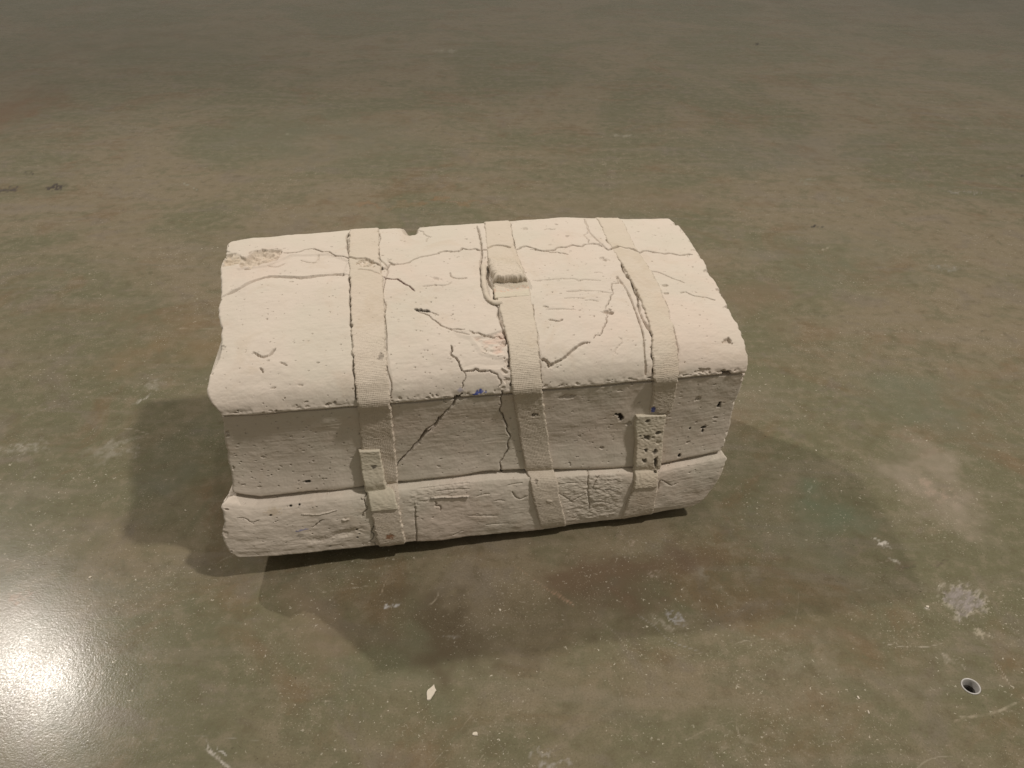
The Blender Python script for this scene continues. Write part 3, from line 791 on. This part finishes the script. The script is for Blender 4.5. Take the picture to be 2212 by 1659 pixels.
STAINS_SHADE_SHEEN = [((1330, 1235), .13, .06, .12, (.112, .076, .050), .75), ((1080, 1330), .20, .065, .14, (.092, .073, .047), .9), ((1740, 1120), .10, .075, -.5, (.118, .138, .092), .75),  # the two brown stains also paint extra depth into the front shadow
          ((1850, 1240), .05, .05, 0, (.125, .140, .098), .4), ((20, 240), .14, .35, 0, (.155, .095, .058), .7), ((390, 740), .13, .13, .4, (.185, .130, .075), .6), ((240, 690), .10, .08, .4, (.16, .13, .085), .4),
          ((890, 440), .22, .016, .16, (.20, .115, .060), .6), ((700, 300), .45, .3, 0, (.128, .126, .086), .6), ((330, 90), .7, .4, 0, (.13, .125, .085), .5), ((1350, 430), .3, .12, .2, (.185, .145, .10), .5),
          ((1780, 560), .25, .15, .5, (.135, .132, .09), .5), ((1700, 330), .4, .2, .3, (.155, .145, .125), .35), ((1620, 640), .1, .14, 0, (.155, .115, .075), .5), ((370, 990), .06, .10, 0, (.125, .135, .11), .35),
          ((1500, 900), .25, .1, .5, (.185, .16, .12), .4), ((2020, 1040), .08, .10, .4, (.30, .25, .205), .6), ((640, 1360), .1, .06, 0, (.19, .145, .10), .5), ((900, 1440), .10, .06, 0, (.118, .122, .078), .4), ((2000, 880), .14, .12, 0, (.13, .135, .095), .5)]  # brightest entry is the sheen right of the suitcase, painted into the colour
SCUFFS_AND_SHEEN = [((1910, 1175), .012, .005, -.8, (.55, .52, .47), .9), ((1935, 1212), .014, .004, -.75, (.50, .47, .42), .7), ((2003, 1311), .005, .0022, -.3, (.6, .57, .52), .9),
          ((845, 1305), .012, .0035, .25, (.5, .5, .52), .9), ((975, 1375), .012, .004, .1, (.40, .38, .36), .5), ((1465, 1340), .014, .006, -.5, (.34, .33, .34), .8), ((1440, 1350), .025, .008, -.6, (.30, .27, .22), .55),
          ((1360, 1170), .016, .012, .3, (.33, .27, .22), .6), ((1410, 1235), .012, .007, .2, (.34, .29, .24), .5), ((1210, 1290), .028, .0012, -.75, (.30, .19, .13), .6), ((1120, 1225), .04, .0012, -.75, (.26, .19, .13), .5),
          ((470, 1635), .03, .0015, -.75, (.45, .42, .38), .7), ((480, 1625), .01, .0012, -.7, (.5, .48, .45), .6), ((1160, 1628), .012, .006, .1, (.36, .34, .33), .4), ((1195, 1652), .02, .007, .1, (.38, .36, .35), .45),
          ((2080, 1330), .010, .006, .4, (.36, .33, .30), .7), ((2128, 1370), .012, .005, -.3, (.36, .32, .25), .8), ((2053, 1430), .008, .008, .2, (.34, .30, .25), .5),
          ((2100, 1550), .05, .0016, .25, (.33, .28, .21), .5), ((2160, 1460), .02, .001, -1.0, (.34, .28, .22), .5), ((310, 860), .022, .0035, .9, (.38, .36, .32), .6), ((45, 970), .05, .02, .4, (.30, .28, .24), .6),
          ((250, 970), .05, .03, .5, (.26, .24, .20), .5), ((330, 830), .03, .02, .6, (.27, .25, .21), .4), ((400, 400), .018, .004, -.7, (.26, .27, .22), .45), ((960, 110), .065, .055, .0, (.24, .225, .18), .75), ((1745, 391), .026, .030, .0, (.205, .195, .15), .8),
          ((1820, 430), .025, .022, .0, (.20, .19, .15), .7), ((2035, 578), .03, .018, .1, (.22, .215, .19), .6), ((2080, 415), .09, .012, -.12, (.25, .235, .215), .6), ((1345, 293), .06, .018, .0, (.26, .24, .19), .6), ((1800, 168), .03, .012, 0, (.26, .24, .21), .6),
          ((1900, 60), .35, .05, -.1, (.215, .195, .14), .55), ((2170, 20), .3, .04, -.1, (.25, .22, .18), .5), ((620, 290), .01, .004, 0, (.3, .28, .22), .5), ((120, 405), .024, .024, 0, (.045, .036, .034), 1.3), ((15, 411), .034, .016, .2, (.06, .048, .044), 1.2), ((68, 374), .014, .012, 0, (.07, .058, .045), 1.0), ((1643, 95), .035, .03, 0, (.04, .033, .03), 1.3), ((2122, 717), .006, .006, 0, (.04, .033, .03), 1.2), ((1764, 488), .012, .010, 0, (.05, .042, .036), 1.1), ((2205, 379), .014, .014, 0, (.03, .025, .022), 1.2),
          ((155, 131), .02, .012, 0, (.06, .05, .04), .6), ((1425, 187), .02, .01, 0, (.08, .07, .055), .5), ((1950, 1217), .03, .01, .0, (.14, .11, .08), .5), ((2035, 1217), .018, .004, .0, (.10, .08, .06), .7), ((2020, 1060), .02, .03, .5, (.34, .255, .205), .4),  # pale pink last entry is the core of the painted floor sheen
          ((35, 1290), .02, .012, .2, (.30, .18, .12), .4), ((1530, 1250), .03, .006, -.9, (.22, .20, .16), .4), ((1750, 1060), .02, .001, .9, (.3, .3, .25), .4), ((1600, 1600), .05, .012, .2, (.23, .2, .15), .4), ((1750, 1430), .04, .03, .3, (.2, .175, .13), .4)]
# thin scratches: line through noted pixels, half width (m), colour, strength
LINES = [([(1905, 1388), (1930, 1394), (1960, 1398), (1990, 1398), (2015, 1395), (2035, 1390)], .0007, (.44, .40, .33), .9), ([(1108, 1222), (1150, 1250), (1225, 1302)], .0007, (.33, .24, .17), .7), ([(1195, 1275), (1215, 1290), (1238, 1305)], .0010, (.36, .24, .17), .7),
         ([(835, 1252), (828, 1268), (824, 1282)], .0006, (.36, .30, .22), .7), ([(445, 1618), (465, 1635), (510, 1668)], .0012, (.44, .41, .37), .7), ([(2150, 1432), (2168, 1455), (2182, 1480)], .0007, (.40, .35, .28), .7), ([(2075, 1548), (2120, 1546), (2160, 1535), (2195, 1518)], .0015, (.34, .30, .23), .6),
         ([(395, 394), (408, 400), (425, 410)], .0018, (.32, .33, .27), .6), ([(1570, 1040), (1620, 1075), (1690, 1120)], .0005, (.30, .27, .21), .5), ([(960, 1180), (1010, 1215), (1090, 1290)], .0005, (.26, .21, .16), .5), ([(300, 1600), (420, 1590), (560, 1600)], .0004, (.30, .28, .24), .5), ([(90, 1480), (150, 1530), (175, 1600)], .0005, (.33, .31, .27), .5),
         ([(1640, 900), (1720, 985), (1790, 1080)], .0006, (.28, .25, .2), .35), ([(1270, 1420), (1330, 1480), (1350, 1540)], .0006, (.30, .26, .2), .4), ([(1480, 1600), (1540, 1570), (1600, 1555)], .0008, (.3, .26, .2), .4), ([(1010, 1540), (1080, 1610), (1120, 1659)], .0005, (.3, .27, .22), .4), ([(200, 1330), (330, 1270), (420, 1260)], .0006, (.30, .28, .23), .35),
         ([(1380, 1330), (1410, 1350), (1450, 1385), (1520, 1410)], .0008, (.32, .30, .28), .5), ([(640, 1480), (760, 1560), (800, 1640)], .0004, (.30, .27, .22), .4), ([(50, 900), (140, 870), (260, 840)], .0012, (.27, .25, .21), .4), ([(1850, 700), (1950, 760), (2100, 820)], .0009, (.25, .22, .17), .4)]
NR, NC = 570, 900


def floor_mesh():
    """graded sheet: fine near by, coarser far off; worn marks, painted shade and sheen are stored as a colour on its points, chips as real relief"""
    dep = np.linspace(math.radians(73), math.radians(9.5), NR); ys = CAM_H / np.tan(dep)
    tt = np.linspace(-1, 1, NC); X = tt[None] * (1.22 * (.40 + .53 * ys))[:, None]; Y = np.repeat(ys[:, None], NC, 1); Z = np.zeros_like(X)
    rgb_ = np.zeros((NR, NC, 3), np.float32); al = np.zeros((NR, NC), np.float32)
    cx = np.stack([fbm(X / .07, Y / .07, 801, 4, .6), fbm(X / .07 + 40, Y / .07, 811, 4, .6)], -1) * .5
    cf = np.stack([fbm(X / .011, Y / .011, 821, 4, .6), fbm(X / .011 + 40, Y / .011, 831, 4, .6)], -1) * .5
    cloud = fbm(X / .11, Y / .11, 841, 5, .6); grit = fbm(X / .0045, Y / .0045, 851, 3, .7); grit2 = fbm(X / .012, Y / .012, 861, 4, .65)

    def over(k, c):
        nonlocal rgb_, al
        k = np.clip(k, 0, 1).astype(np.float32); a2 = k + al * (1 - k)
        rgb_ = np.where(a2[..., None] > 1e-5, (np.array(c, np.float32) * k[..., None] + rgb_ * (al * (1 - k))[..., None]) / np.maximum(a2, 1e-5)[..., None], rgb_); al = a2

    def dist(px, ang, sx, sy, warp, w):
        p = FL([px])[0]; x = X + warp * w[..., 0] - p[0]; y = Y + warp * w[..., 1] - p[1]; c, n = math.cos(ang), math.sin(ang)
        return np.hypot((x * c + y * n) / sx, (-x * n + y * c) / sy)
    for px, sx, sy, ang, c, amt in STAINS_SHADE_SHEEN:
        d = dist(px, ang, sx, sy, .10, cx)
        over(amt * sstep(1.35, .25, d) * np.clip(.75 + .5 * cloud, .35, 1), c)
    for px, sx, sy, ang, c, amt in SCUFFS_AND_SHEEN:
        big, thin = max(sx, sy), min(sx, sy); d = dist(px, ang, sx, sy, min(.03, thin * 2.0 + .002), cf)
        g_ = grit if big < .03 else grit2
        over(amt * sstep(1.15, .55, d) * np.clip(.55 + .75 * g_, .05, 1), c)
    for pts, wd_, c, amt in LINES:
        P = [np.array(p) for p in FL(pts)]; P = list(cr(P, 5)); best = np.full(X.shape, 9.)
        for a, b in zip(P[:-1], P[1:]):
            e = b - a; t = np.clip(((X - a[0]) * e[0] + (Y - a[1]) * e[1]) / (e @ e + 1e-12), 0, 1); best = np.minimum(best, np.hypot(X - a[0] - t * e[0], Y - a[1] - t * e[1]))
        over(amt * sstep(wd_ * 1.7, wd_ * .4, best) * np.clip(.7 + .6 * grit2, .15, 1), c)
    rs = np.random.default_rng(77)
    for _ in range(110):
        yy = .45 + 2.2 * rs.random() ** 1.6; xx = rs.uniform(-1, 1) * (.40 + .53 * yy); a_ = rs.choice([-.8, .3, .5, 1.1, 0., rs.uniform(-1.5, 1.5)]) + rs.normal(0, .15); ln = rs.uniform(.012, .09)
        e = np.array([math.cos(a_), math.sin(a_)]) * ln; p = np.array([xx, yy]) - e / 2; bow = rs.normal(0, .06)
        rows = np.where((ys > min(p[1], p[1] + e[1]) - .012) & (ys < max(p[1], p[1] + e[1]) + .012))[0]
        if not len(rows): continue
        sl = slice(rows[0], rows[-1] + 1); dx, dy = X[sl] - p[0], Y[sl] - p[1]
        t = np.clip((dx * e[0] + dy * e[1]) / (e @ e), 0, 1); nx_ = (-e[1] * dx + e[0] * dy) / ln - bow * ln * 4 * t * (1 - t); al_ = (dx * e[0] + dy * e[1]) / ln
        out = np.maximum(np.maximum(-al_, al_ - ln), 0); w_ = rs.uniform(.00035, .0009) * (1 + .35 * yy); k_ = np.zeros_like(X)
        k_[sl] = rs.uniform(.2, .65) * sstep(w_ * 1.8, w_ * .4, np.hypot(nx_, out)) * np.clip(.6 + .8 * grit2[sl], .05, 1)
        over(k_, (.36, .32, .25) if rs.random() < .75 else (.08, .07, .05))
    # spalled patch: sunk rough concrete with a pale flaking rim
    d = dist((2080, 1294), .5, .034, .026, .016, cf) + .22 * cx[..., 0]
    inn = sstep(1.02, .86, d); rim = sstep(.72, .92, d) * sstep(1.28, 1.0, d) * np.clip(.4 + 1.0 * grit, 0, 1)
    over(.85 * inn * np.clip(.75 + .4 * grit, .3, 1), (.225, .20, .19)); over(.4 * inn * np.clip(grit, 0, 1), (.30, .27, .26)); over(.55 * rim, (.38, .345, .285))
    Z -= inn * (.0012 - .0007 * grit); Z += .0004 * rim
    # sunk hole for the anchor socket
    r = np.hypot(X - HOLE[0], Y - HOLE[1]); near = r < HOLE_R
    idx = np.arange(NR * NC).reshape(NR, NC); q = np.stack([idx[:-1, :-1], idx[:-1, 1:], idx[1:, 1:], idx[1:, :-1]], -1).reshape(-1, 4)
    q = q[~near.ravel()[q].all(1)]
    f_ = np.where(near, HOLE_R / np.maximum(r, 1e-6), 1); X = HOLE[0] + (X - HOLE[0]) * f_; Y = HOLE[1] + (Y - HOLE[1]) * f_
    V = np.stack([X, Y, Z], -1).reshape(-1, 3); n = len(V); S = 12.
    V = np.vstack([V, [(-S, ys[0] - S, 0), (S, ys[0] - S, 0), (S, ys[-1] + S, 0), (-S, ys[-1] + S, 0)]])
    k = [idx[0, 0], idx[0, -1], idx[-1, -1], idx[-1, 0]]
    ring = np.array([[n + i, n + (i + 1) % 4, k[(i + 1) % 4], k[i]] for i in range(4)])
    # the ring's inner sides run along whole grid borders, so drop a hair's breadth of slope there
    used = np.unique(np.concatenate([q.ravel(), ring.ravel()])); remap = np.full(len(V), -1); remap[used] = np.arange(len(used))
    o = mesh_np('floor', V[used], [remap[q], remap[ring]], floor_material(), None)
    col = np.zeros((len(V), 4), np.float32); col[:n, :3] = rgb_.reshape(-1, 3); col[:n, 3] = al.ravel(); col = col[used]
    at = o.data.attributes.new('wear_and_light_colour', 'FLOAT_VECTOR', 'POINT'); at.data.foreach_set('vector', np.ascontiguousarray(col[:, :3]).ravel())
    at = o.data.attributes.new('wear_and_light', 'FLOAT', 'POINT'); at.data.foreach_set('value', np.ascontiguousarray(col[:, 3]))
    return o


def floor_material():
    m, nt, b = new_mat('sealed_concrete'); g = NB(nt)
    P = g.node('ShaderNodeTexCoord').outputs['Object']
    n_big = g.noise(P, 1.5, 6, 0.6, .8); n_mid = g.noise(P, 4.2, 7, .62, 1.0); n_cl = g.noise(g.vmath('ADD', P, (7, 3, 0)), 9, 6, .65, .6); n_fine = g.noise(P, 38, 5, .68); n_gr = g.noise(P, 420, 3, .6)
    st = g.noise(g.mapping(P, (3, 20, 1), (0, 0, .25)), 1.0, 6, .65, .5)
    green, grey, brown = rgb(.138, .136, .086), rgb(.192, .166, .116), rgb(.158, .118, .073)
    col = g.mix(g.rng(n_big, .42, .58), green, grey)
    col = g.mix(g.math('MULTIPLY', g.rng(n_mid, .50, .66), .75), col, brown)
    col = g.mix(g.math('MULTIPLY', g.rng(n_cl, .51, .64), .60), col, rgb(.126, .126, .080))
    col = g.mix(g.math('MULTIPLY', g.rng(n_cl, .47, .34), .55), col, rgb(.168, .148, .122))
    col = g.mix(g.math('MULTIPLY', g.rng(st, .50, .66), .32), col, rgb(.215, .190, .152))
    st2 = g.noise(g.mapping(P, (2.2, 15, 1), (0, 0, -.12), (3, 1, 0)), 1.0, 6, .65, .7)
    col = g.mix(g.math('MULTIPLY', g.rng(st2, .53, .66), .25), col, rgb(.190, .172, .148))
    col = g.mix(g.math('MULTIPLY', g.rng(n_fine, .48, .66), .45), col, rgb(.228, .198, .148))
    col = g.mix(g.math('MULTIPLY', g.rng(n_fine, .48, .32), .45), col, rgb(.108, .092, .058))
    col = g.mix(g.math('MULTIPLY', g.rng(n_gr, .45, .68), .35), col, rgb(.095, .082, .056))
    wob = g.noise(P, 14, 5, .65, 0, 'Color'); wob = g.vmath('SUBTRACT', wob, (.5, .5, .5))
    col = g.mix(1.0, col, rgb(.93, .895, .865), 'MULTIPLY')
    col = g.mix(g.attr('wear_and_light'), col, g.attr('wear_and_light_colour', 'Vector'))
    # pale specks and lime spots in the concrete
    def specks(scale, lo, hi, c, amt, col, off, msk):
        n = g.noise(g.vmath('ADD', P, (off, off * 1.7, 0)), scale, 3, .75, .4)
        k = g.math('MULTIPLY', g.rng(n, lo, hi), g.rng(g.noise(g.vmath('ADD', P, (off, 0, 0)), msk, 4, .6), .42, .66, .08, 1))
        return g.mix(g.math('MULTIPLY', k, amt), col, rgb(*c))
    col = specks(330, .60, .70, (.46, .42, .34), .85, col, 1.3, 9)
    col = specks(170, .63, .70, (.52, .48, .40), .85, col, 3.1, 6)
    col = specks(80, .70, .74, (.52, .48, .42), .75, col, 5.7, 5)
    col = specks(260, .62, .70, (.05, .04, .028), .75, col, 8.2, 7)
    g.l.new(col, b.inputs['Base Color'])
    rough = g.rng(g.noise(P, 7, 5, .6), .3, .7, .11, .17)
    rough = g.math('ADD', rough, g.math('MULTIPLY', g.rng(n_gr, .3, .7), .10))
    rough = g.math('ADD', rough, g.math('MULTIPLY', g.attr('wear_and_light'), .10))
    g.l.new(rough, b.inputs['Roughness'])
    b.inputs['Specular IOR Level'].default_value = 0.10
    vs = g.node('ShaderNodeTexVoronoi', feature='DISTANCE_TO_EDGE'); g.inp(vs.inputs['Vector'], g.vmath('ADD', P, g.vmath('MULTIPLY', wob, (.05, .05, 0)))); vs.inputs['Scale'].default_value = 55
    scr = g.math('MULTIPLY', g.rng(vs.outputs['Distance'], 0, .035, 1, 0), g.rng(g.noise(P, 11, 3), .5, .62))
    h = g.math('ADD', g.math('MULTIPLY', n_gr, .3), g.math('ADD', g.math('MULTIPLY', g.noise(P, 150, 4, .6), .3), g.math('MULTIPLY', scr, -.02)))
    nrm = g.bump(h, .22, .0012)
    g.l.new(nrm, b.inputs['Normal'])
    return m


fo = floor_mesh(); tag(fo, 'worn sealed grey green concrete floor', None, None, 'structure')

# ------------------------------------------------------------------ anchor socket let into the floor
m_met, nt, b = new_mat('zinc_rim'); g = NB(nt)
tc = g.node('ShaderNodeTexCoord').outputs['Object']
g.l.new(g.mix(g.noise(tc, 300, 4, .6), rgb(.52, .51, .49), rgb(.34, .33, .32)), b.inputs['Base Color']); b.inputs['Metallic'].default_value = .25; b.inputs['Roughness'].default_value = .45
m_bore, nt, b = new_mat('dirty_bore'); b.inputs['Base Color'].default_value = rgb(.05, .045, .04); b.inputs['Roughness'].default_value = .8
sock = bpy.data.objects.new('anchor_socket', None); COL.objects.link(sock); sock.location = (HOLE[0], HOLE[1], 0)
tag(sock, 'small round metal rimmed anchor hole set into the concrete floor', 'floor socket')


def lathe(name, prof, mat, parent, k=40):
    V = np.array([[(r * math.cos(2 * math.pi * i / k), r * math.sin(2 * math.pi * i / k), z) for i in range(k)] for r, z in prof]).reshape(-1, 3)
    idx = np.arange(len(prof) * k).reshape(-1, k); nx = np.roll(idx, -1, 1)
    return mesh_np(name, V, np.stack([idx[:-1], nx[:-1], nx[1:], idx[1:]], -1).reshape(-1, 4), mat, parent)


lathe('rim', [(.0116, .0003), (.0113, .0012), (.0107, .0014), (.0100, .0011), (.0096, .0002), (.0090, -.003), (.0078, -.008)], m_met, sock)
lathe('bore', [(.0105, -.0060), (.0078, -.0082), (.0066, -.012), (.0062, -.025), (.0001, -.026)], m_bore, sock)

# ------------------------------------------------------------------ loose plaster bits on the floor
m_chip, nt, b = new_mat('loose_plaster'); g = NB(nt)
tc = g.node('ShaderNodeTexCoord').outputs['Object']
g.l.new(g.mix(g.noise(tc, 400, 4, .6), rgb(.60, .55, .46), rgb(.45, .40, .33)), b.inputs['Base Color']); b.inputs['Roughness'].default_value = .9


def flake(name, outline, t, seed):
    """thin broken flake with a slightly bent top, outline in local metres"""
    r = random.Random(seed); bm = bmesh.new(); top = []; bot = []
    pts = []
    for (x1, y1), (x2, y2) in zip(outline, outline[1:] + outline[:1]):
        for k in range(3):
            f = k / 3; pts.append((x1 + (x2 - x1) * f + r.gauss(0, .0003), y1 + (y2 - y1) * f + r.gauss(0, .0003)))
    for x, y in pts:
        top.append(bm.verts.new((x * .95, y * .95, t + r.uniform(-.2, .25) * t))); bot.append(bm.verts.new((x, y, 0)))
    c = bm.verts.new((sum(p[0] for p in pts) / len(pts), sum(p[1] for p in pts) / len(pts), t * 1.15)); n = len(pts)
    for i in range(n):
        j = (i + 1) % n; bm.faces.new((bot[i], bot[j], top[j], top[i])); bm.faces.new((top[i], top[j], c))
    bm.faces.new(bot[::-1]); bmesh.ops.recalc_face_normals(bm, faces=bm.faces)
    me = bpy.data.meshes.new(name); bm.to_mesh(me); bm.free(); me.materials.append(m_chip)
    o = bpy.data.objects.new(name, me); COL.objects.link(o); return o


fl = FL([(932, 1497)])[0]
pg = [(x - fl[0], y - fl[1]) for x, y in FL([(938, 1479), (942, 1492), (936, 1502), (930, 1513), (922, 1513), (922, 1495), (928, 1488)])]
o = flake('plaster_flake', pg, .0012, 3); o.location = (fl[0], fl[1], .0001)
tag(o, 'pale angular plaster flake lying in front of the suitcase at the shadow edge', 'plaster chip')


def crumb(name, r, seed):
    q = random.Random(seed); bm = bmesh.new(); bmesh.ops.create_icosphere(bm, subdivisions=2, radius=1)
    ph = [q.uniform(0, 6) for _ in range(6)]; sx, sy, sz = q.uniform(.7, 1.5), q.uniform(.7, 1.1), q.uniform(.45, .7)
    for v in bm.verts:
        c = v.co; f = 1 + .18 * math.sin(3.1 * c.x + ph[0]) + .16 * math.sin(4.3 * c.y + ph[1]) + .14 * math.sin(5.2 * c.z + ph[2]) + q.uniform(-.06, .06)
        v.co = Vector((c.x * sx * f * r, c.y * sy * f * r, max(c.z * sz * f * r, -.35 * sz * r) + .35 * sz * r))
    me = bpy.data.meshes.new(name); bm.to_mesh(me); bm.free(); me.materials.append(m_chip)
    o = bpy.data.objects.new(name, me); COL.objects.link(o); return o


CR = [((1026, 1586), .0022, 'small elongated plaster crumb on the floor below the angular flake'),
      ((1080, 1318), .0016, 'plaster crumb in the shadow in front of the middle strap'),
      ((401, 1103), .0014, 'plaster crumb inside the shadow left of the suitcase body'),
      ((195, 1247), .0018, 'plaster crumb on the lit floor beyond the left shadow tip'),
      ((453, 1230), .0011, 'tiny plaster crumb in the pale shadow by the lower left suitcase corner'),
      ((1854, 1507), .0018, 'plaster crumb left of the metal rimmed floor hole'),
      ((1876, 1538), .0015, 'plaster crumb nearer the lens than the one left of the floor hole'),
      ((2003, 1311), .0020, 'white plaster crumb left of the spalled concrete patch'),
      ((1935, 1048), .0012, 'plaster crumb on the floor right of the suitcase shadow'),
      ((1763, 973), .0012, 'plaster crumb at the upper edge of the right hand shadow')]
for k, (px, r, lb) in enumerate(CR):
    p = FL([px])[0]; o = crumb('plaster_crumb', r, 20 + k); o.location = (p[0], p[1], 0); o.rotation_euler = (0, 0, k * 1.3)
    tag(o, lb, 'plaster crumb', 'plaster crumbs scattered on the floor')
print('TRIS', sum(len(o.data.loop_triangles) or sum(len(p.vertices) - 2 for p in o.data.polygons) for o in bpy.data.objects if o.type == 'MESH' and len(o.data.polygons) < 5000))
